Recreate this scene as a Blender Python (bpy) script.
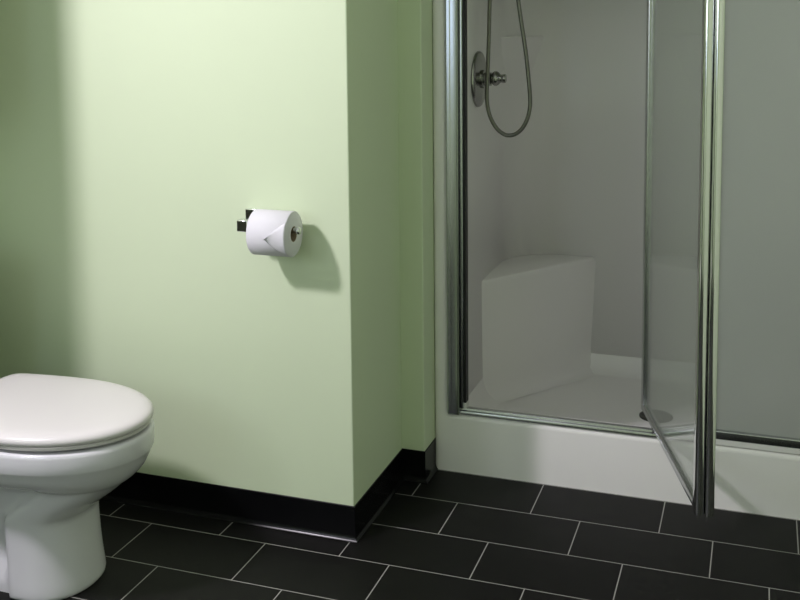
import bpy, bmesh, math, random
from mathutils import Vector, Matrix
from math import pi, sin, cos, sqrt

for o in list(bpy.data.objects):
    bpy.data.objects.remove(o)
SC = bpy.context.scene
COL = SC.collection

# ------------------------------------------------------------------ camera
cam_d = bpy.data.cameras.new('camera')
cam = bpy.data.objects.new('camera', cam_d)
COL.objects.link(cam)
yaw, pit, rol = -0.359678, 0.106, -0.013971
fw = Vector((sin(yaw) * cos(pit), cos(yaw) * cos(pit), -sin(pit)))
rt = Vector((cos(yaw), -sin(yaw), 0))
up = rt.cross(fw)
rt, up = rt * cos(rol) + up * sin(rol), up * cos(rol) - rt * sin(rol)
M = Matrix((rt, up, -fw)).transposed().to_4x4()
M.translation = Vector((0.908547, -2.340359, 1.281355))
cam.matrix_world = M
cam_d.sensor_fit = 'HORIZONTAL'
cam_d.sensor_width = 36.0
cam_d.lens = 1078.0 / 800 * 36
cam_d.shift_x = (400 - 359.77) / 800
cam_d.shift_y = (127.7 - 300) / 800
cam_d.clip_start = 0.02
SC.camera = cam

# ------------------------------------------------------------------ world, view, added window light
W = bpy.data.worlds.new('world')
SC.world = W
W.use_nodes = True
W.node_tree.nodes['Background'].inputs[0].default_value = (0.72, 0.85, 1.0, 1)
W.node_tree.nodes['Background'].inputs[1].default_value = 1.0
SC.view_settings.view_transform = 'Standard'
SC.view_settings.look = 'None'
SC.view_settings.gamma = 1.0
SC.view_settings.use_curve_mapping = False
SC.view_settings.exposure = 0.0

SPOT_POWER = 33.0
FILL_POWER = 13.0


def area(name, loc, direction, sx, sy, power, color):
    d = bpy.data.lights.new(name, 'AREA')
    d.shape = 'RECTANGLE'
    d.size, d.size_y = sx, sy
    d.energy = power
    d.color = color
    o = bpy.data.objects.new(name, d)
    COL.objects.link(o)
    o.location = loc
    o.rotation_euler = Vector(direction).to_track_quat('-Z', 'Z').to_euler()
    return o


# room dimensions
XL, XR, YF, ZC = -1.10, 1.50, -2.85, 2.35
ADDED_WIN = (-2.75, -2.05, 1.00, 1.95)         # added, unseen window opening in the left wall, for fill light
area('left_fill_light', (XL + 0.02, -2.40, 1.475), (1, 0, -0.05), 0.66, 0.90, FILL_POWER, (0.86, 0.87, 1.0))  # added lamp, fills curb, stall and toilet from the left
ADDED_WIN2 = (-0.66, -0.34, 0.95, 1.85)        # added narrow window behind the camera, to tint the jamb's reflection
area('jamb_reflection_light', (-0.50, YF + 0.02, 1.40), (0, 1, -0.05), 0.30, 0.88, 2.2, (0.62, 0.74, 1.0))  # added bluish lamp, for the cool strip reflected in the jamb

# ------------------------------------------------------------------ materials


def nodes(name):
    m = bpy.data.materials.new(name)
    m.use_nodes = True
    nt = m.node_tree
    return m, nt, nt.nodes['Principled BSDF']


def mat(name, col, rough=0.5, metal=0.0, spec=0.5, noise=0.0, nscale=40.0, bump=0.0, bscale=200.0, coat=0.0):
    m, nt, b = nodes(name)
    b.inputs['Base Color'].default_value = (*col, 1)
    b.inputs['Roughness'].default_value = rough
    b.inputs['Metallic'].default_value = metal
    b.inputs['Specular IOR Level'].default_value = spec
    b.inputs['Coat Weight'].default_value = coat
    b.inputs['Coat Roughness'].default_value = 0.05
    tc = nt.nodes.new('ShaderNodeTexCoord')
    if noise:
        n = nt.nodes.new('ShaderNodeTexNoise')
        n.inputs['Scale'].default_value = nscale
        n.inputs['Detail'].default_value = 4
        nt.links.new(tc.outputs['Object'], n.inputs['Vector'])
        r = nt.nodes.new('ShaderNodeMapRange')
        r.inputs['To Min'].default_value = 1 - noise
        r.inputs['To Max'].default_value = 1 + noise
        nt.links.new(n.outputs['Fac'], r.inputs['Value'])
        mx = nt.nodes.new('ShaderNodeVectorMath')
        mx.operation = 'SCALE'
        mx.inputs[0].default_value = col
        nt.links.new(r.outputs['Result'], mx.inputs['Scale'])
        nt.links.new(mx.outputs['Vector'], b.inputs['Base Color'])
    if bump:
        n2 = nt.nodes.new('ShaderNodeTexNoise')
        n2.inputs['Scale'].default_value = bscale
        nt.links.new(tc.outputs['Object'], n2.inputs['Vector'])
        bp = nt.nodes.new('ShaderNodeBump')
        bp.inputs['Strength'].default_value = bump
        bp.inputs['Distance'].default_value = 0.002
        nt.links.new(n2.outputs['Fac'], bp.inputs['Height'])
        nt.links.new(bp.outputs['Normal'], b.inputs['Normal'])
    return m


WALL = mat('wall_paint', (0.66, 0.755, 0.537), 0.55, spec=0.25, noise=0.015, nscale=3, bump=0.06, bscale=350)
CEIL = mat('ceiling_paint', (0.80, 0.80, 0.78), 0.8)
BASEB = mat('black_vinyl', (0.0035, 0.0035, 0.004), 0.22, spec=0.2)
CERAMIC = mat('white_ceramic', (0.74, 0.73, 0.77), 0.12, spec=0.5, coat=0.3)
PLASTIC = mat('white_seat_plastic', (0.72, 0.69, 0.69), 0.28, spec=0.4)
ACRYL = mat('white_acrylic', (0.90, 0.88, 0.86), 0.30, spec=0.4, noise=0.01, nscale=5)
CHROME = mat('chrome', (0.72, 0.73, 0.72), 0.10, metal=1.0)
SATIN = mat('satin_aluminium', (0.54, 0.55, 0.56), 0.22, metal=1.0)
NICKEL = mat('brushed_nickel', (0.36, 0.36, 0.34), 0.22, metal=1.0)
HOSEM = mat('hose_metal', (0.20, 0.20, 0.17), 0.35, metal=1.0)
SEAL = mat('black_rubber', (0.006, 0.006, 0.006), 0.5)
PAPER = mat('toilet_paper', (0.74, 0.73, 0.77), 0.9, spec=0.1, bump=0.25, bscale=500)
CARD = mat('cardboard', (0.32, 0.25, 0.18), 0.9)
WOODW = mat('white_cabinet_paint', (0.70, 0.70, 0.66), 0.45)
DOORM = mat('dark_reflection_door', (0.02, 0.013, 0.009), 0.4, noise=0.3, nscale=12)  # near black, for the added door's dark reflection in chrome
DARKM = mat('dark_drain_metal', (0.10, 0.10, 0.09), 0.4, metal=0.8)


def glass_mat(name, tint, frost=0.0, rough=0.02, dfrac=0.22):
    m = bpy.data.materials.new(name)
    m.use_nodes = True
    nt = m.node_tree
    nt.nodes.clear()
    out = nt.nodes.new('ShaderNodeOutputMaterial')
    tr = nt.nodes.new('ShaderNodeBsdfTransparent')
    tr.inputs[0].default_value = (*tint, 1)
    gl = nt.nodes.new('ShaderNodeBsdfGlossy')
    gl.inputs['Roughness'].default_value = rough
    g = nt.nodes.new('ShaderNodeNewGeometry')
    d = nt.nodes.new('ShaderNodeVectorMath')
    d.operation = 'DOT_PRODUCT'
    nt.links.new(g.outputs['Normal'], d.inputs[0])
    nt.links.new(g.outputs['Incoming'], d.inputs[1])

    def mth(op, a, b=None):
        n = nt.nodes.new('ShaderNodeMath')
        n.operation = op
        for i, v in enumerate((a, b)):
            if v is None:
                continue
            if isinstance(v, (int, float)):
                n.inputs[i].default_value = v
            else:
                nt.links.new(v, n.inputs[i])
        return n.outputs[0]
    c = mth('ABSOLUTE', d.outputs['Value'])
    f = mth('ADD', mth('MULTIPLY', mth('POWER', mth('SUBTRACT', 1.0, c), 5.0), 0.96), 0.04)
    mx = nt.nodes.new('ShaderNodeMixShader')
    nt.links.new(f, mx.inputs[0])
    body = tr
    if frost:
        tl = nt.nodes.new('ShaderNodeBsdfTranslucent')
        tl.inputs[0].default_value = (0.86, 0.88, 0.85, 1)
        df = nt.nodes.new('ShaderNodeBsdfDiffuse')
        df.inputs[0].default_value = (0.70, 0.72, 0.69, 1)
        m1 = nt.nodes.new('ShaderNodeMixShader')
        m1.inputs[0].default_value = dfrac
        nt.links.new(tl.outputs[0], m1.inputs[1])
        nt.links.new(df.outputs[0], m1.inputs[2])
        m2 = nt.nodes.new('ShaderNodeMixShader')
        m2.inputs[0].default_value = frost
        nt.links.new(tr.outputs[0], m2.inputs[1])
        nt.links.new(m1.outputs[0], m2.inputs[2])
        body = m2
    nt.links.new(body.outputs[0], mx.inputs[1])
    nt.links.new(gl.outputs[0], mx.inputs[2])
    nt.links.new(mx.outputs[0], out.inputs[0])
    return m


GLASS = glass_mat('clear_glass', (0.93, 0.96, 0.94))
FROST = glass_mat('obscure_glass', (0.93, 0.96, 0.94), 0.15, 0.03)
FROST2 = glass_mat('obscure_textured_glass', (0.93, 0.95, 0.94), 0.72, 0.12, 0.42)


def emit_mat(name, col, s):
    m, nt, b = nodes(name)
    b.inputs['Base Color'].default_value = (0.8, 0.8, 0.78, 1)
    b.inputs['Emission Color'].default_value = (*col, 1)
    b.inputs['Emission Strength'].default_value = s
    return m


SHADE = emit_mat('lit_frosted_shade', (1.0, 0.95, 0.86), 2.0)


def tile_mat():
    m, nt, b = nodes('black_floor_tile')
    L = nt.links

    def mth(op, a, bb=None, c=None):
        n = nt.nodes.new('ShaderNodeMath')
        n.operation = op
        for i, v in enumerate((a, bb, c)):
            if v is None:
                continue
            if isinstance(v, (int, float)):
                n.inputs[i].default_value = v
            else:
                L.new(v, n.inputs[i])
        return n.outputs[0]
    tc = nt.nodes.new('ShaderNodeTexCoord')
    sp = nt.nodes.new('ShaderNodeSeparateXYZ')
    L.new(tc.outputs['Object'], sp.inputs[0])
    TW, TL, YA, X0, SH = 0.18103, 0.318607, 0.280085, 0.0561, 0.1267
    v = mth('DIVIDE', mth('SUBTRACT', YA + TW, sp.outputs['Y']), TW)
    row = mth('FLOOR', v)
    fv = mth('FRACT', v)
    u = mth('DIVIDE', mth('SUBTRACT', sp.outputs['X'], mth('ADD', mth('MULTIPLY', row, SH), X0)), TL)
    col = mth('FLOOR', u)
    fu = mth('SUBTRACT', u, col)
    dv = mth('MULTIPLY', mth('MINIMUM', fv, mth('SUBTRACT', 1.0, fv)), TW)
    du = mth('MULTIPLY', mth('MINIMUM', fu, mth('SUBTRACT', 1.0, fu)), TL)
    dd = mth('MINIMUM', dv, du)
    ss = nt.nodes.new('ShaderNodeMapRange')
    ss.interpolation_type = 'SMOOTHSTEP'
    ss.inputs['From Min'].default_value = 0.0009
    ss.inputs['From Max'].default_value = 0.0017
    L.new(dd, ss.inputs['Value'])
    cv = nt.nodes.new('ShaderNodeCombineXYZ')
    L.new(row, cv.inputs[0])
    L.new(col, cv.inputs[1])
    wn = nt.nodes.new('ShaderNodeTexWhiteNoise')
    L.new(cv.outputs[0], wn.inputs['Vector'])
    nz = nt.nodes.new('ShaderNodeTexNoise')
    nz.inputs['Scale'].default_value = 9
    nz.inputs['Detail'].default_value = 5
    L.new(tc.outputs['Object'], nz.inputs['Vector'])
    val = mth('ADD', mth('MULTIPLY', wn.outputs['Value'], 0.25), mth('ADD', mth('MULTIPLY', nz.outputs['Fac'], 0.6), 0.55))
    cc = nt.nodes.new('ShaderNodeVectorMath')
    cc.operation = 'SCALE'
    cc.inputs[0].default_value = (0.0078, 0.0075, 0.0071)
    L.new(val, cc.inputs['Scale'])
    mx = nt.nodes.new('ShaderNodeMix')
    mx.data_type = 'RGBA'
    L.new(ss.outputs['Result'], mx.inputs['Factor'])
    mx.inputs['A'].default_value = (0.36, 0.35, 0.33, 1)
    L.new(cc.outputs['Vector'], mx.inputs['B'])
    L.new(mx.outputs['Result'], b.inputs['Base Color'])
    b.inputs['Roughness'].default_value = 0.5
    b.inputs['Specular IOR Level'].default_value = 0.16
    bp = nt.nodes.new('ShaderNodeBump')
    bp.inputs['Strength'].default_value = 0.5
    bp.inputs['Distance'].default_value = 0.001
    L.new(ss.outputs['Result'], bp.inputs['Height'])
    L.new(bp.outputs['Normal'], b.inputs['Normal'])
    return m


TILE = tile_mat()

# ------------------------------------------------------------------ mesh helpers


def link(name, bm, m, parent=None, smooth=False, angle=40, bevel=0.0, seg=3):
    bmesh.ops.recalc_face_normals(bm, faces=bm.faces)
    me = bpy.data.meshes.new(name)
    bm.to_mesh(me)
    bm.free()
    me.materials.append(m)
    o = bpy.data.objects.new(name, me)
    COL.objects.link(o)
    if parent is not None:
        o.parent = parent
        o.matrix_parent_inverse = parent_world(parent).inverted()
    if smooth:
        for p in me.polygons:
            p.use_smooth = True
        me.set_sharp_from_angle(angle=math.radians(angle))
    if bevel:
        b = o.modifiers.new('bevel', 'BEVEL')
        b.width = bevel
        b.segments = seg
        b.limit_method = 'ANGLE'
        b.angle_limit = math.radians(35)
        for p in me.polygons:
            p.use_smooth = True
        me.set_sharp_from_angle(angle=math.radians(60))
    return o


def parent_world(p):
    m = p.matrix_basis.copy()
    if p.parent is not None:
        m = parent_world(p.parent) @ p.matrix_parent_inverse @ m
    return m


def box(bm, x0, x1, y0, y1, z0, z1):
    v = [bm.verts.new((x, y, z)) for z in (z0, z1) for y in (y0, y1) for x in (x0, x1)]
    for f in ((0, 2, 3, 1), (4, 5, 7, 6), (0, 1, 5, 4), (2, 6, 7, 3), (0, 4, 6, 2), (1, 3, 7, 5)):
        bm.faces.new([v[i] for i in f])


def boxes(*bs):
    bm = bmesh.new()
    for b in bs:
        box(bm, *b)
    return bm


def extrude_poly(bm, pts, a0, a1, axis='z'):
    """closed polygon pts extruded between a0 and a1; axis z: (x,y); axis x: (y,z); axis y: (x,z)"""
    def P(p, a):
        return {'z': (p[0], p[1], a), 'x': (a, p[0], p[1]), 'y': (p[0], a, p[1])}[axis]
    r0 = [bm.verts.new(P(p, a0)) for p in pts]
    r1 = [bm.verts.new(P(p, a1)) for p in pts]
    n = len(pts)
    for i in range(n):
        bm.faces.new((r0[i], r0[(i + 1) % n], r1[(i + 1) % n], r1[i]))
    bm.faces.new(r0)
    bm.faces.new(r1)


def arc(cx, cy, r, a0, a1, n=8):
    return [(cx + r * cos(a0 + (a1 - a0) * i / n), cy + r * sin(a0 + (a1 - a0) * i / n)) for i in range(n + 1)]


def loft(bm, rings, cap0=True, cap1=True):
    R = [[bm.verts.new(p) for p in r] for r in rings]
    n = len(rings[0])
    for a, b in zip(R, R[1:]):
        for i in range(n):
            bm.faces.new((a[i], a[(i + 1) % n], b[(i + 1) % n], b[i]))
    if cap0:
        bm.faces.new(R[0])
    if cap1:
        bm.faces.new(R[-1])


def lathe(bm, prof, origin, axis='x', n=40):
    """prof: list of (h, r) along axis from origin"""
    rings = []
    for h, r in prof:
        ring = []
        for i in range(n):
            a = 2 * pi * i / n
            c, s = r * cos(a), r * sin(a)
            d = {'x': (h, c, s), 'y': (c, h, s), 'z': (c, s, h)}[axis]
            ring.append((origin[0] + d[0], origin[1] + d[1], origin[2] + d[2]))
        rings.append(ring)
    loft(bm, rings)


def tube(bm, pts, r, n=14):
    """round tube through points (catmull-rom smoothed by the caller)"""
    rings = []
    prev = None
    for i, p in enumerate(pts):
        p = Vector(p)
        a = Vector(pts[max(i - 1, 0)])
        b = Vector(pts[min(i + 1, len(pts) - 1)])
        t = (b - a).normalized()
        if prev is None:
            ref = Vector((0, 1, 0)) if abs(t.y) < 0.9 else Vector((1, 0, 0))
            nrm = (ref - t * ref.dot(t)).normalized()
        else:
            nrm = (prev - t * prev.dot(t)).normalized()
        prev = nrm
        bn = t.cross(nrm)
        rings.append([tuple(p + nrm * r * cos(2 * pi * k / n) + bn * r * sin(2 * pi * k / n)) for k in range(n)])
    loft(bm, rings)


def catmull(pts, k=8):
    P = [Vector(p) for p in pts]
    P = [P[0] * 2 - P[1]] + P + [P[-1] * 2 - P[-2]]
    out = []
    for i in range(1, len(P) - 2):
        for j in range(k):
            t = j / k
            a, b, c, d = P[i - 1], P[i], P[i + 1], P[i + 2]
            out.append(0.5 * ((2 * b) + (c - a) * t + (2 * a - 5 * b + 4 * c - d) * t * t + (3 * b - a - 3 * c + d) * t ** 3))
    out.append(P[-2])
    return out


def thing(name, label, cat, loc=(0, 0, 0), rotz=0.0, group=None):
    o = bpy.data.objects.new(name, None)
    o.empty_display_size = 0.05
    COL.objects.link(o)
    o.location = loc
    o.rotation_euler = (0, 0, rotz)
    o['label'] = label
    o['category'] = cat
    if group:
        o['group'] = group
    return o


def struct(o):
    o['kind'] = 'structure'
    return o


# ------------------------------------------------------------------ room shell
struct(link('floor', boxes((XL - .1, XR + .1, YF - .1, 1.4, -0.08, 0.0)), TILE))
struct(link('ceiling', boxes((XL - .1, XR + .1, YF - .1, 1.4, ZC, ZC + 0.08)), CEIL))
wy0, wy1, wz0, wz1 = ADDED_WIN
struct(link('wall_left', boxes((XL - .1, XL, wy1, 1.4, 0, ZC), (XL - .1, XL, YF - .1, wy0, 0, ZC),
                               (XL - .1, XL, wy0, wy1, 0, wz0), (XL - .1, XL, wy0, wy1, wz1, ZC)), WALL))
struct(link('wall_right', boxes((XR, XR + .1, YF - .1, 1.4, 0, ZC)), WALL))
# boxed-out wall behind the toilet, with its outside corner at x=0,y=0 and a second small step
bm = bmesh.new()
extrude_poly(bm, [(XL, 0.0), (-0.004, 0.0)] + arc(-0.004, 0.004, 0.004, -pi / 2, 0, 4) + [(0.0, 0.371), (0.061, 0.371)]
             + arc(0.061, 0.375, 0.004, -pi / 2, 0, 4) + [(0.065, 1.3), (XL, 1.3)], 0, ZC)
struct(link('wall_back', bm, WALL, smooth=True, angle=50))
struct(link('wall_shower', boxes((0.065, XR, 1.26, 1.38, 0, ZC), (1.16, XR, 0.47, 1.26, 0, ZC),
                                 (0.065, 1.16, 0.53, 1.26, 1.87, ZC), (0.065, 1.16, 0.47, 0.53, 1.85, ZC)), WALL))
wx0, wx1, vz0, vz1 = ADDED_WIN2
struct(link('wall_front', boxes((XL, wx0, YF - .1, YF, 0, ZC), (wx1, XR, YF - .1, YF, 0, ZC),
                                (wx0, wx1, YF - .1, YF, 0, vz0), (wx0, wx1, YF - .1, YF, vz1, ZC)), WALL))
w2 = struct(link('added_window_front', boxes((wx0 - .05, wx1 + .05, YF, YF + .015, vz0 - .05, vz0), (wx0 - .05, wx1 + .05, YF, YF + .015, vz1, vz1 + .05),
                                   (wx0 - .05, wx0, YF, YF + .015, vz0, vz1), (wx1, wx1 + .05, YF, YF + .015, vz0, vz1)), WOODW, bevel=0.003))  # frame of the added window, unseen behind the camera
link('added_window_pane', boxes((wx0, wx1, YF - .048, YF - .042, vz0, vz1)), GLASS, parent=w2)
w = struct(link('added_window_left', boxes((XL, XL + .015, wy0 - .05, wy1 + .05, wz0 - .05, wz0), (XL, XL + .015, wy0 - .05, wy1 + .05, wz1, wz1 + .05),
                                  (XL, XL + .015, wy0 - .05, wy0, wz0, wz1), (XL, XL + .015, wy1, wy1 + .05, wz0, wz1),
                                  (XL - .06, XL - .03, wy0, wy1, (wz0 + wz1) / 2 - .015, (wz0 + wz1) / 2 + .015)), WOODW, bevel=0.003))  # frame of the added fill-light window, out of view
link('added_window_pane', boxes((XL - .048, XL - .042, wy0, wy1, wz0, wz1)), GLASS, parent=w)


# cove baseboards (profile: offset from wall d, height z)
def cove(pts, name):
    """pts: plan polyline along the wall face, room on the right-hand side of travel"""
    prof = [(0.0, 0.0884), (0.0020, 0.0884), (0.0030, 0.0870), (0.0030, 0.016), (0.0045, 0.009), (0.0078, 0.0035), (0.0105, 0.0012), (0.0105, 0.0), (0.0, 0.0)]
    n = len(pts)
    dirs = []
    for a, b in zip(pts, pts[1:]):
        d = (Vector(b) - Vector(a)).normalized()
        dirs.append(Vector((d.y, -d.x)))
    rings = []
    for i, p in enumerate(pts):
        if i == 0:
            m = dirs[0]
        elif i == n - 1:
            m = dirs[-1]
        else:
            m = dirs[i - 1] + dirs[i]
            m = m / m.dot(dirs[i])
        rings.append([(p[0] + m.x * d, p[1] + m.y * d, z) for d, z in prof])
    bm = bmesh.new()
    loft(bm, rings)
    struct(link(name, bm, BASEB, smooth=True, angle=35))


cove([(XL, 0), (0, 0), (0, 0.371), (0.065, 0.371), (0.065, 0.474)], 'baseboard_back')
cove([(XL, -1.20), (XL, -0.0105)], 'baseboard_left')
dr = struct(link('added_dark_door', boxes((XL, XL + .03, -1.95, -1.25, 0.005, 2.03)), DOORM, bevel=0.003))  # unseen door, added so the chrome holder reflects something dark
bm = bmesh.new()
lathe(bm, [(0.0, 0.026), (0.006, 0.026), (0.010, 0.012), (0.035, 0.012), (0.042, 0.024), (0.060, 0.026), (0.068, 0.016)], (XL + .03, -1.32, 0.95), 'x', 24)
link('added_door_knob', bm, NICKEL, dr, smooth=True)

# ------------------------------------------------------------------ shower stall
stall = thing('shower_stall', 'white acrylic shower stall with raised curb, beyond the green wall corner', 'shower stall', (0.61, 0.83, 0))
# base: plan outline lofted upward, hollow pan
X0, X1, YC, YB = 0.0800, 1.142, 0.492, 1.225


def base_ring(z, ins, rr=0.02):
    x0, x1, y0, y1 = X0 + ins, X1 - ins, YC + ins, YB
    return [(x, y, z) for x, y in arc(x0 + rr, y0 + rr, rr, pi, 1.5 * pi, 8) + arc(x1 - rr, y0 + rr, rr, 1.5 * pi, 2 * pi, 8) + [(x1, y1), (x0, y1)]]


def pan_ring(z, ins, rr=0.05):
    x0, x1, y0, y1 = 0.118 + ins, 1.102 - ins, 0.53 + ins, YB - 0.02 - ins
    pts = arc(x0 + rr, y0 + rr, rr, pi, 1.5 * pi, 8) + arc(x1 - rr, y0 + rr, rr, 1.5 * pi, 2 * pi, 8) + [(x1, y1), (x0, y1)]
    return [(x, y, z) for x, y in pts]


bm = bmesh.new()
rings = [base_ring(0.0, 0.0), base_ring(0.1670, 0.0), pan_ring(0.1670, 0.0), pan_ring(0.163, 0.005)]
for i in range(1, 9):
    a = i / 8 * pi / 2
    rings.append(pan_ring(0.163 - 0.080 * sin(a), 0.006 + 0.055 * (1 - cos(a))))
loft(bm, rings)
link('shower_base', bm, ACRYL, stall, smooth=True, angle=28)
bm = bmesh.new()
lathe(bm, [(0.0, 0.048), (0.004, 0.048), (0.006, 0.045), (0.006, 0.0415), (0.0035, 0.040), (0.0035, 0.001)], (0.634, 0.842, 0.0825), 'z')
link('drain_cover', bm, DARKM, stall, smooth=True)

# surround: one bent sheet with front flanges
RC = 0.17
half = [(0.1095, 0.500), (0.1130, 0.510), (0.1185, 0.540), (0.1195, 0.600), (0.120, 1.20 - RC)] + arc(0.120 + RC, 1.20 - RC, RC, pi, pi / 2, 16)[1:]
other = [(1.222 - x, y) for x, y in reversed(half)]
line = half + other
bm = bmesh.new()
zs = [0.150, 0.160, 1.86]
rows = [[bm.verts.new((x, y, z)) for x, y in line] for z in (0.140, 1.86)]
for i in range(len(line) - 1):
    bm.faces.new((rows[0][i], rows[0][i + 1], rows[1][i + 1], rows[1][i]))
so = link('surround_panel', bm, ACRYL, stall, smooth=True, angle=60)
md = so.modifiers.new('thickness', 'SOLIDIFY')
md.thickness = 0.006
md.offset = 0.0
# front: curb face and side flanges in one moulding, rounded over into the door opening
bm = bmesh.new()
xa, xb_, zo, rf, ro = 0.1065, 1.1155, 0.168, 0.010, 0.018      # opening edges, fillet radius, round-over
path = [((xa, z), (-1, 0)) for z in (1.86, 1.2, 0.7, 0.4, 0.25, zo + rf + .01)]
path += [((xa + rf - rf * cos(a), zo + rf - rf * sin(a)), (-cos(a), -sin(a))) for a in [pi / 2 * k / 6 for k in range(7)]]
path += [((x, zo), (0, -1)) for x in (0.13, 0.25, 0.45, 0.611, 0.80, 0.95, 1.09)]
path += [((xb_ - rf + rf * sin(a), zo + rf - rf * cos(a)), (sin(a), -cos(a))) for a in [pi / 2 * k / 6 for k in range(7)]]
path += [((xb_, z), (1, 0)) for z in (zo + rf + .01, 0.25, 0.4, 0.7, 1.2, 1.86)]
YF0 = 0.4640
rows = []
for (px, pz), (nx, nz) in path:
    row = [(px, 0.535, pz), (px, YF0 + ro, pz)]
    for k in range(1, 7):
        a = pi / 2 * k / 6
        d = ro * (1 - cos(a))
        row.append((px + nx * d * 0.9, YF0 + ro - ro * sin(a), pz + nz * d * 0.9))
    # outer boundary: left edge, floor or right edge
    if nz == 0 or (abs(nx) > 0.8):
        ox, oz = (0.0655 if nx < 0 else 1.1555), pz - (0.0 if nz == 0 else 0.10)
    elif nx == 0:
        ox, oz = px, 0.0
    else:
        ox, oz = (0.0655 if nx < 0 else 1.1555), 0.0
        if abs(nz) > 0.8:
            ox = px + (0.0 if abs(nz) > 0.95 else nx * 0.02)
    onleft = abs(ox - 0.0655) < 1e-6
    onright = abs(ox - 1.1555) < 1e-6
    if onleft or onright:
        sg = 1 if onleft else -1
        for k in range(0, 7):
            a = pi / 2 * k / 6
            row.append((ox + sg * 0.011 * (1 - sin(a)), YF0 + 0.011 * (1 - cos(a)), oz))
        row.append((ox, 0.50, oz))
    else:
        for k in range(0, 7):
            row.append((ox, YF0 + 0.0002 * k, oz))
        row.append((ox, 0.50, oz))
    rows.append([bm.verts.new(p) for p in row])
for r0, r1 in zip(rows, rows[1:]):
    for i in range(len(r0) - 1):
        bm.faces.new((r0[i], r0[i + 1], r1[i + 1], r1[i]))
link('curb_front', bm, ACRYL, stall, smooth=True, angle=50)
# moulded corner seat in the back left corner: triangular top at z = .47, front face down to the pan
bm = bmesh.new()


def seat_ring(z, ins):
    a = (0.121, 0.775 + ins)
    b = (0.405 - ins, 1.199)
    curve = arc(0.121 + RC, 1.199 - RC, RC, pi, pi / 2, 12)
    # front edge gently rounded
    front = []
    for i in range(1, 8):
        t = i / 8
        front.append((b[0] + (a[0] - b[0]) * t, b[1] + (a[1] - b[1]) * t))
    return [(x, y, z) for x, y in [a] + curve + [b] + front]


loft(bm, [seat_ring(0.084, -0.045), seat_ring(0.088, -0.02), seat_ring(0.10, 0.0), seat_ring(0.13, 0.012), seat_ring(0.16, 0.014), seat_ring(0.452, 0.0), seat_ring(0.462, 0.0015), seat_ring(0.468, 0.006), seat_ring(0.470, 0.013)])
link('corner_seat', bm, ACRYL, stall, smooth=True, angle=40)
bm = bmesh.new()


def shelf_ring(z, e):
    curve = arc(0.121 + RC, 1.199 - RC, RC, pi - e, 1.92 + e, 14)
    a, b = curve[0], curve[-1]
    front = [(b[0] + (a[0] - b[0]) * i / 8, b[1] + (a[1] - b[1]) * i / 8) for i in range(1, 8)]
    return [(x, y, z) for x, y in curve + front]


loft(bm, [shelf_ring(1.02, 0.45), shelf_ring(1.08, 0.25), shelf_ring(1.15, 0.08), shelf_ring(1.19, 0.01), shelf_ring(1.196, 0.0), shelf_ring(1.2, 0.03)])
link('corner_shelf', bm, ACRYL, stall, smooth=True, angle=50)

# ------------------------------------------------------------------ shower enclosure frame
encl = thing('shower_enclosure', 'chrome framed shower enclosure with fixed glass pane, standing on the white curb', 'shower enclosure', (0.61, 0.48, 0.168))
ZT = 1.80
bm = bmesh.new()
extrude_poly(bm, [(0.1045, 0.505), (0.1045, 0.4605), (0.1050, 0.4582), (0.1065, 0.4567), (0.1085, 0.45575), (0.1160, 0.45610), (0.1185, 0.4570), (0.1270, 0.4576), (0.1350, 0.4572)]
             + arc(0.1372, 0.4558, 0.0022, pi, 0, 6) + [(0.1394, 0.505)], 0.1685, ZT)
link('left_jamb', bm, SATIN, encl, smooth=True, angle=12)
bm = bmesh.new()
extrude_poly(bm, [(0.1395, 0.497), (0.1395, 0.4700), (0.1430, 0.4665), (0.1465, 0.4665), (0.1490, 0.4690), (0.1490, 0.497)], 0.1835, ZT)
link('strike_channel', bm, SATIN, encl, bevel=0.0008)
link('magnetic_seal', boxes((0.1492, 0.1560, 0.4690, 0.4960, 0.200, ZT)), SEAL, encl, bevel=0.0015)
link('jamb_end_block', boxes((0.1492, 0.1570, 0.4660, 0.4960, 0.1835, 0.1995)), WOODW, encl, bevel=0.002)
bm = bmesh.new()
extrude_poly(bm, [(0.4640, 0.1685), (0.4640, 0.1760), (0.4655, 0.1785), (0.4690, 0.1785), (0.4705, 0.1770), (0.4760, 0.1765), (0.4775, 0.1830),
                  (0.4830, 0.1835), (0.5000, 0.1800), (0.5040, 0.1760), (0.5040, 0.1685)], 0.1400, 0.8060, 'x')
link('threshold_track', bm, SATIN, encl, bevel=0.0008)
bm = bmesh.new()
extrude_poly(bm, [(0.4560, ZT), (0.4560, ZT + .045), (0.5060, ZT + .045), (0.5060, ZT), (0.496, ZT), (0.496, ZT + .02), (0.466, ZT + .02), (0.466, ZT)], 0.105, 1.117, 'x')
link('header_rail', bm, CHROME, encl, bevel=0.002)
link('right_jamb', boxes((1.0825, 1.117, 0.457, 0.505, 0.1685, ZT)), CHROME, encl, bevel=0.003)
link('fixed_post', boxes((0.778, 0.806, 0.463, 0.497, 0.1840, ZT)), CHROME, encl, bevel=0.004)
bm = bmesh.new()
extrude_poly(bm, [(0.4660, 0.1838), (0.4650, 0.1855), (0.4650, 0.2040), (0.4670, 0.2060), (0.4930, 0.2060), (0.4950, 0.2040), (0.4950, 0.1838)], 0.8065, 1.082, 'x')
link('bottom_rail', bm, SATIN, encl, bevel=0.001)
link('sill_strip', boxes((0.8065, 1.082, 0.4670, 0.4940, 0.1685, 0.1832)), ACRYL, encl, bevel=0.001)
link('fixed_glass', boxes((0.8065, 1.082, 0.477, 0.483, 0.2062, ZT)), FROST2, encl)

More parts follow.
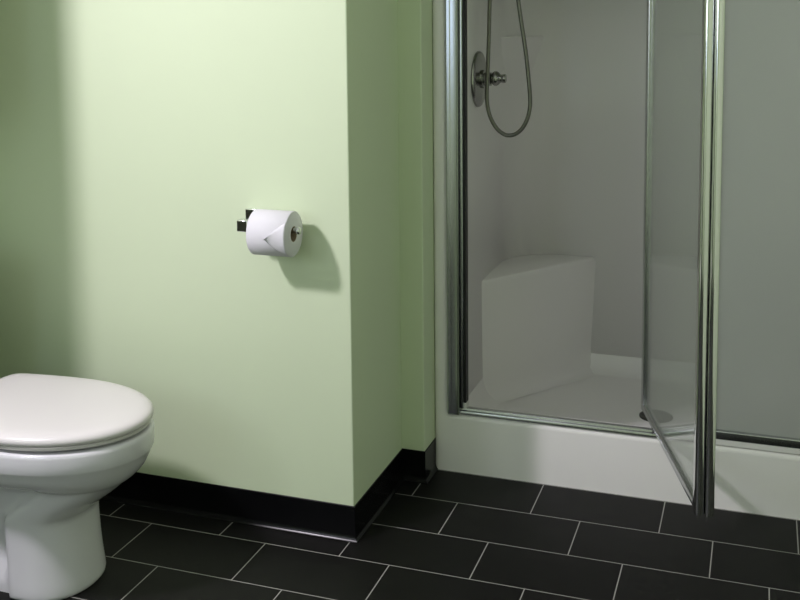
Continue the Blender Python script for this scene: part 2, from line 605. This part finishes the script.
# ------------------------------------------------------------------ shower door, standing open
inner = Vector((0.615, 0.590))
outer = Vector((0.7915, 0.0))
dd = (outer - inner)
DL = dd.length
ang = math.atan2(dd.y, dd.x)
pivot_t = 0.135
pv = inner + dd.normalized() * pivot_t
door = thing('shower_door', 'framed clear glass shower door, swung open over the floor tiles', 'door', (pv.x, pv.y, 0.188), ang)
# local frame: x along the door (0 = inner edge .. DL), y to the left of travel = right side in the photo
DM = Matrix.Translation(Vector((inner.x, inner.y, 0))) @ Matrix.Rotation(ang, 4, 'Z')


def dlink(name, bm, m, **k):
    bmesh.ops.transform(bm, matrix=DM, verts=bm.verts)
    return link(name, bm, m, door, **k)


def rr(x0, x1, y0, y1, r, n=5):
    return arc(x1 - r, y1 - r, r, 0, pi / 2, n) + arc(x0 + r, y1 - r, r, pi / 2, pi, n) + arc(x0 + r, y0 + r, r, pi, 1.5 * pi, n) + arc(x1 - r, y0 + r, r, 1.5 * pi, 2 * pi, n)


ZD0, ZD1 = 0.196, 1.785
bm = bmesh.new()
extrude_poly(bm, rr(0.0, 0.026, 0.0, 0.020, 0.005), ZD0 + .002, ZD1)
dlink('inner_stile', bm, SATIN, smooth=True, angle=60)
bm = bmesh.new()
extrude_poly(bm, rr(DL - 0.026, DL + 0.006, -0.001, 0.0195, 0.009, 8), ZD0 - .004, ZD1)
dlink('outer_stile', bm, CHROME, smooth=True, angle=60)
bm = bmesh.new()
extrude_poly(bm, rr(DL - 0.020, DL + 0.010, 0.0200, 0.0400, 0.0085, 8), ZD0 - .006, ZD1)
dlink('pull_stile', bm, CHROME, smooth=True, angle=60)
bm = bmesh.new()
extrude_poly(bm, [(0.0, 0.200), (0.003, 0.196), (0.017, 0.196), (0.020, 0.200), (0.020, 0.212), (0.016, 0.218), (0.004, 0.218), (0.0, 0.212)], 0.026, DL - 0.026, 'x')
dlink('bottom_rail', bm, SATIN, bevel=0.0008)
bm = bmesh.new()
extrude_poly(bm, [(0.0, ZD1 - .022), (0.003, ZD1), (0.017, ZD1), (0.020, ZD1 - .022)], 0.026, DL - 0.026, 'x')
dlink('top_rail', bm, CHROME, bevel=0.0008)
dlink('door_glass', boxes((0.024, DL - 0.024, 0.007, 0.012, 0.216, ZD1 - .02)), FROST)
bm = bmesh.new()
lathe(bm, [(0, 0.006), (0.014, 0.006)], (pivot_t, 0.010, 0.1825), 'z', 16)
dlink('pivot_pin', bm, NICKEL, smooth=True)

# ------------------------------------------------------------------ shower valve
VX, VY, VZ = 0.1235, 0.737, 1.084
valve = thing('shower_valve', 'round nickel shower valve with stubby lever on the white stall wall', 'shower valve', (VX, VY, VZ))
bm = bmesh.new()
lathe(bm, [(0.0, 0.082), (0.004, 0.082), (0.008, 0.079), (0.011, 0.070), (0.013, 0.050), (0.014, 0.030)], (VX, VY, VZ), 'x', 56)
link('cover_plate', bm, NICKEL, valve, smooth=True, angle=50)
bm = bmesh.new()
lathe(bm, [(0.013, 0.027), (0.020, 0.027), (0.022, 0.020), (0.040, 0.020), (0.042, 0.016)], (VX, VY, VZ), 'x')
vs = link('valve_sleeve', bm, NICKEL, valve, smooth=True, angle=40)
bm = bmesh.new()
lathe(bm, [(0.042, 0.012), (0.045, 0.018), (0.050, 0.0215), (0.056, 0.0215), (0.062, 0.018), (0.066, 0.0135), (0.069, 0.0115), (0.073, 0.012), (0.081, 0.013), (0.083, 0.012)], (VX, VY, VZ + .002), 'x')
link('lever_knob', bm, NICKEL, vs, smooth=True, angle=50)

# ------------------------------------------------------------------ hand shower with hanging hose
HY = 0.68
hand = thing('hand_shower', 'hand shower whose metal hose hangs in a loop before the shower valve', 'hand shower', (0.1235, HY, 1.72))
hp = [(0.190, HY, 1.690), (0.183, HY, 1.55), (0.1755, HY, 1.38), (0.1728, HY, 1.30), (0.1690, HY, 1.17), (0.1646, HY, 1.06), (0.1650, HY, 1.02), (0.1700, HY, 0.992), (0.1800, HY, 0.966),
      (0.1960, HY, 0.943), (0.2140, HY, 0.930), (0.2290, HY, 0.927), (0.2480, HY, 0.9315), (0.2670, HY, 0.948), (0.2810, HY, 0.974), (0.2885, HY, 1.005), (0.2895, HY, 1.035), (0.2850, HY, 1.09),
      (0.2760, HY, 1.17), (0.2550, HY, 1.31), (0.246, HY, 1.40), (0.236, HY, 1.52), (0.229, HY, 1.60)]
bm = bmesh.new()
tube(bm, catmull(hp, 10), 0.0058, 14)
link('hose', bm, HOSEM, hand, smooth=True, angle=60)
bm = bmesh.new()
lathe(bm, [(0.0, 0.028), (0.006, 0.028), (0.009, 0.014), (0.060, 0.013), (0.064, 0.016), (0.088, 0.016), (0.090, 0.012)], (0.1235, HY, 1.705), 'x', 32)
link('wall_elbow', bm, NICKEL, hand, smooth=True, angle=40)
bm = bmesh.new()
tube(bm, catmull([(0.228, HY, 1.590), (0.222, HY, 1.66), (0.2165, HY, 1.735), (0.235, HY, 1.775), (0.27, HY, 1.79)], 8), 0.012, 16)
hs = link('handset', bm, NICKEL, hand, smooth=True, angle=50)
bm = bmesh.new()
lathe(bm, [(-0.012, 0.02), (-0.008, 0.038), (0.010, 0.042), (0.014, 0.038)], (0.275, HY, 1.785), 'x', 32)
link('spray_head', bm, NICKEL, hs, smooth=True, angle=50)

# ------------------------------------------------------------------ toilet
TY = -0.378
toilet = thing('toilet', 'white ceramic toilet with closed lid, beside the pale green wall', 'toilet', (-0.62, TY, 0))
N = 40


def egg(xf, xb, hw, hb=None, xm=0.50, corner=10):
    """half outline from back to front: list of (x, h)"""
    xc = xb + (xf - xb) * xm
    hb = hw * 0.84 if hb is None else hb
    out = []
    for i in range(N + 1):
        u = (1 - cos(pi * i / N)) / 2
        x = xb + (xf - xb) * u
        if x > xc:
            s = (x - xc) / (xf - xc)
            h = hw * sqrt(max(0, 1 - s ** 2.05))
        else:
            s = (xc - x) / (xc - xb)
            h = (hw - (hw - hb) * s * s) * sqrt(max(0, 1 - s ** (2 * corner)))
        out.append((x, h))
    return out


def ped(xf, hwc, z):
    """pedestal: full column in front, narrow trapway behind"""
    cx, a = xf - 0.108, 0.108
    xb = -0.90
    out = []
    for i in range(N + 1):
        u = (1 - cos(pi * i / N)) / 2
        x = xb + (xf - xb) * u
        s = (x - cx) / a
        if s >= 0:
            h1 = hwc * sqrt(max(0, 1 - abs(s) ** 2.4))
        else:
            h1 = hwc * (1 - 0.05 * s * s) if s > -0.30 else hwc * (1 - 0.05 * s * s) * max(0.0, 1 - ((-s - 0.30) / 0.4) ** 1.5)
        r = 0.078 if z > 0.04 else 0.098
        t = min(1, max(0, (x - xb) / 0.06))
        h2 = r * sqrt(max(0, 1 - (1 - t) ** 2.5)) if x < cx else 0
        out.append((x, max(h1, h2)))
    return out


def ring(half, z):
    pts = [(x, TY - h, z) for x, h in half] + [(x, TY + h, z) for x, h in reversed(half[1:-1])]
    return pts


def mix(a, b, w):
    return [(p[0] * (1 - w) + q[0] * w, p[1] * (1 - w) + q[1] * w) for p, q in zip(a, b)]


lv = [(0.000, -0.4705, 0.116, 1), (0.004, -0.4675, 0.119, 1), (0.012, -0.467, 0.1195, 1), (0.035, -0.4700, 0.118, 1), (0.060, -0.4725, 0.116, 1), (0.10, -0.4755, 0.114, 1), (0.140, -0.4775, 0.114, 1),
      (0.163, -0.4785, 0.115, 1), (0.174, -0.4770, 0.115, 1), (0.183, -0.4700, 0.115, .98), (0.195, -0.4560, 0.115, .95), (0.208, -0.4400, 0.115, .92), (0.221, -0.4220, 0.115, .88), (0.236, -0.4030, 0.115, .82),
      (0.248, -0.3890, 0.115, .76), (0.255, -0.3810, 0.1155, .70), (0.259, -0.3765, 0.119, .6), (0.262, -0.3735, 0.128, .45), (0.266, -0.3695, 0.141, .3), (0.272, -0.3640, 0.154, .16), (0.280, -0.3575, 0.165, .06), (0.290, -0.3500, 0.174, 0), (0.306, -0.3415, 0.180, 0), (0.318, -0.3370, 0.1845, 0), (0.3225, -0.3340, 0.1865, 0), (0.327, -0.3320, 0.188, 0),
      (0.343, -0.3305, 0.189, 0), (0.359, -0.3305, 0.189, 0), (0.366, -0.3315, 0.188, 0), (0.3690, -0.3345, 0.185, 0), (0.3702, -0.343, 0.178, 0)]
lv = [(z, xf - (0.012 + 0.008 * w), hw, w) for z, xf, hw, w in lv]
bm = bmesh.new()
rings = []
for z, xf, hw, wt in lv:
    e = egg(xf, -0.885, hw, hb=hw * 0.62, xm=0.52, corner=5)
    rings.append(ring(mix(e, ped(xf, hw, z), wt), z))
loft(bm, rings)
link('bowl', bm, CERAMIC, toilet, smooth=True, angle=60)


def slab(name, levels, m, xf, xb, hw, hb):
    bm = bmesh.new()
    loft(bm, [ring(egg(xf - i, xb + i, hw - i, hb=hb - i, xm=0.46, corner=16), z) for z, i in levels])
    return link(name, bm, m, toilet, smooth=True, angle=70)


slab('seat', [(0.3775, 0.014), (0.3785, 0.006), (0.3855, 0.0045), (0.3866, 0.008)], PLASTIC, -0.3435, -0.805, 0.190, 0.160)
slab('lid', [(0.3870, 0.006), (0.3878, 0.003), (0.3905, 0.001), (0.395, 0.0), (0.3995, 0.001), (0.4035, 0.004), (0.4068, 0.009), (0.4093, 0.0165), (0.4108, 0.026), (0.4118, 0.040), (0.4122, 0.075), (0.4125, 0.12)],
     PLASTIC, -0.3430, -0.833, 0.1905, 0.166)
for s in (-1, 1):
    bm = bmesh.new()
    extrude_poly(bm, [(-0.855, 0.3765), (-0.855, 0.395), (-0.848, 0.402), (-0.832, 0.402), (-0.822, 0.396), (-0.822, 0.3765)], TY + s * 0.075 - 0.018, TY + s * 0.075 + 0.018, 'y')
    link('seat_hinge', bm, PLASTIC, toilet, bevel=0.002)
    bm = bmesh.new()
    lathe(bm, [(0.0, 0.014), (0.010, 0.0135), (0.017, 0.010), (0.020, 0.004)], (-0.745, TY + s * 0.085, 0.036), 'z', 24)
    link('bolt_cap', bm, PLASTIC, toilet, smooth=True)


for x, y in ((-0.40, -0.07), (-0.40, 0.07), (-0.64, -0.165), (-0.64, 0.165)):
    bm = bmesh.new()
    lathe(bm, [(0.0, 0.006), (0.0076, 0.006)], (x, TY + y, 0.3700), 'z', 16)
    link('seat_bumper', bm, PLASTIC, toilet, smooth=True)


def tank_ring(z, x0, x1, hw, r=0.035):
    return [(x, TY + y, z) for x, y in rr(x0, x1, -hw, hw, r, 6)]


bm = bmesh.new()
loft(bm, [tank_ring(0.3765, -1.065, -0.898, 0.150), tank_ring(0.385, -1.075, -0.888, 0.160), tank_ring(0.40, -1.078, -0.882, 0.166), tank_ring(0.50, -1.08, -0.877, 0.180), tank_ring(0.665, -1.082, -0.874, 0.190), tank_ring(0.668, -1.08, -0.876, 0.188)])
link('tank', bm, CERAMIC, toilet, smooth=True, angle=50)
bm = bmesh.new()
loft(bm, [tank_ring(0.669, -1.088, -0.872, 0.195), tank_ring(0.673, -1.090, -0.870, 0.198), tank_ring(0.693, -1.090, -0.870, 0.198), tank_ring(0.699, -1.086, -0.874, 0.194), tank_ring(0.701, -1.078, -0.882, 0.186)])
link('tank_lid', bm, CERAMIC, toilet, smooth=True, angle=50)
bm = bmesh.new()
lathe(bm, [(0.0, 0.012), (0.012, 0.011), (0.016, 0.007)], (-0.8745, TY - 0.135, 0.615), 'x', 20)
box(bm, -0.862, -0.856, TY - 0.14, TY - 0.07, 0.608, 0.620)
link('flush_lever', bm, CHROME, toilet, smooth=True)

# ------------------------------------------------------------------ toilet paper holder and roll
RX0, RX1, RY, RZ, RR = -0.2135, -0.1150, -0.068, 0.768, 0.0540
holder = thing('paper_holder', 'polished square toilet paper holder fixed to the pale green wall', 'paper holder', (-0.25, 0, 0.79))
link('wall_plate', boxes((-0.2700, -0.2280, -0.010, -0.0005, 0.768, 0.8100)), CHROME, holder, bevel=0.002)
bm = boxes((-0.2540, -0.2320, -0.054, -0.0102, 0.7700, 0.7920))
link('arm_post', bm, CHROME, holder, bevel=0.0015)
BZ = RZ + 0.0085
link('end_block', boxes((-0.2570, -0.2285, -0.0825, -0.054, 0.7680, 0.7960)), CHROME, holder, bevel=0.002)
bm = bmesh.new()
lathe(bm, [(0.0, 0.0072), (0.119, 0.0072), (0.120, 0.0085), (0.123, 0.0095), (0.127, 0.0095), (0.130, 0.0080), (0.131, 0.005)], (-0.2285, RY, BZ), 'x', 28)
link('roll_bar', bm, CHROME, holder, smooth=True, angle=50)

roll = thing('toilet_paper_roll', 'white toilet paper roll hanging on the holder, its end folded to a point', 'toilet paper', ((RX0 + RX1) / 2, RY, RZ))
CRD = 0.0172
bm = bmesh.new()
n = 72
prof = [(RX0, CRD + .0012), (RX0, RR - 0.0015), (RX0 + 0.0015, RR), (RX1 - 0.0015, RR), (RX1, RR - 0.0015), (RX1, CRD + .0012)]
R = []
for x, r in prof:
    R.append([bm.verts.new((x, RY + r * cos(2 * pi * i / n), RZ + r * sin(2 * pi * i / n))) for i in range(n)])
for a, b in zip(R, R[1:] + R[:1]):
    for i in range(n):
        bm.faces.new((a[i], a[(i + 1) % n], b[(i + 1) % n], b[i]))
wrap = link('paper_wrap', bm, PAPER, roll, smooth=True, angle=50)
bm = bmesh.new()
prof = [(RX0, CRD), (RX0, CRD + .0012), (RX1, CRD + .0012), (RX1, CRD)]
R = []
for x, r in prof:
    R.append([bm.verts.new((x, RY + r * cos(2 * pi * i / n), RZ + r * sin(2 * pi * i / n))) for i in range(n)])
for a, b in zip(R, R[1:] + R[:1]):
    for i in range(n):
        bm.faces.new((a[i], a[(i + 1) % n], b[(i + 1) % n], b[i]))
link('core', bm, CARD, roll, smooth=True, angle=50)


# loose end folded to a point: a sheet that leaves the roll surface, its lower edge running to a tip
def on_roll(x, th, lift):
    """th: angle from the top of the roll towards the room, degrees"""
    a = math.radians(th)
    r = RR + lift
    return (x, RY - r * sin(a), RZ + r * cos(a))


def sheet(name, outline_rows):
    bm = bmesh.new()
    rows_ = [[bm.verts.new(p) for p in r] for r in outline_rows]
    for a, b in zip(rows_, rows_[1:]):
        for i in range(len(a) - 1):
            bm.faces.new((a[i], a[i + 1], b[i + 1], b[i]))
    o = link(name, bm, PAPER, wrap, smooth=True)
    md = o.modifiers.new('thickness', 'SOLIDIFY')
    md.thickness = 0.0006
    md.offset = 1
    return o


XT, TT = -0.1640, 93.0      # the tip of the fold
rows_ = []
NK = 16
for k in range(NK + 1):
    x = XT + (RX1 - 0.0012 - XT) * k / NK
    t = k / NK
    th0 = TT + (50 - TT) * t          # upper edge, rising from the tip to the roll's right end
    th1 = TT + 3 + (150 - TT) * t     # lower edge
    lift = 0.0006 + 0.011 * (1 - t) ** 3
    rows_.append([on_roll(x, th0 + (th1 - th0) * j / 8, 0.0006 + (lift - 0.0006) * (1 - j / 8)) for j in range(9)])
sheet('folded_end', rows_)

# ------------------------------------------------------------------ the room's lamp, out of the picture to the left
LP = Vector((-0.98, -1.27, 1.97))
LD = Vector((1.0, 0.25, -0.9)).normalized()
lamp = thing('ceiling_spotlight', 'adjustable white ceiling spotlight aimed at the green wall and shower', 'spotlight', (LP.x, LP.y, ZC))
bm = bmesh.new()
lathe(bm, [(0.0, 0.055), (-0.02, 0.055), (-0.028, 0.012), (-(ZC - LP.z) + 0.03, 0.012)], (LP.x - 0.06, LP.y, ZC), 'z', 28)
link('ceiling_mount', bm, WOODW, lamp, smooth=True, angle=40)
QM = Matrix.Translation(LP) @ LD.to_track_quat('Z', 'Y').to_matrix().to_4x4()
bm = bmesh.new()
lathe(bm, [(-0.15, 0.03), (-0.14, 0.05), (-0.03, 0.085), (0.0, 0.122), (0.0, 0.116), (-0.012, 0.110)], (0, 0, 0), 'z', 36)
bmesh.ops.transform(bm, matrix=QM, verts=bm.verts)
link('housing', bm, WOODW, lamp, smooth=True, angle=40)
bm = bmesh.new()
lathe(bm, [(-0.0115, 0.109), (-0.008, 0.109), (-0.005, 0.080)], (0, 0, 0), 'z', 36)
bmesh.ops.transform(bm, matrix=QM, verts=bm.verts)
link('lens', bm, SHADE, lamp, smooth=True)
area('spot_light', LP + LD * 0.004, LD, 0.15, 0.15, SPOT_POWER, (1.0, 0.92, 1.03))

# unseen cabinet, added above the tank to shade the upper left wall
cab = thing('added_shade_cabinet', 'white cabinet added on the left wall to shade the green back wall', 'cabinet', (XL, -0.40, 1.05))
link('shade_cabinet_body', boxes((XL + .001, -0.891, -0.60, -0.22, 1.05, 1.95)), WOODW, cab, bevel=0.002)
for y0, y1 in ((-0.599, -0.411), (-0.409, -0.221)):
    d = link('shade_cabinet_door', boxes((-0.8905, -0.864, y0, y1, 1.053, 1.947)), WOODW, cab, bevel=0.003)
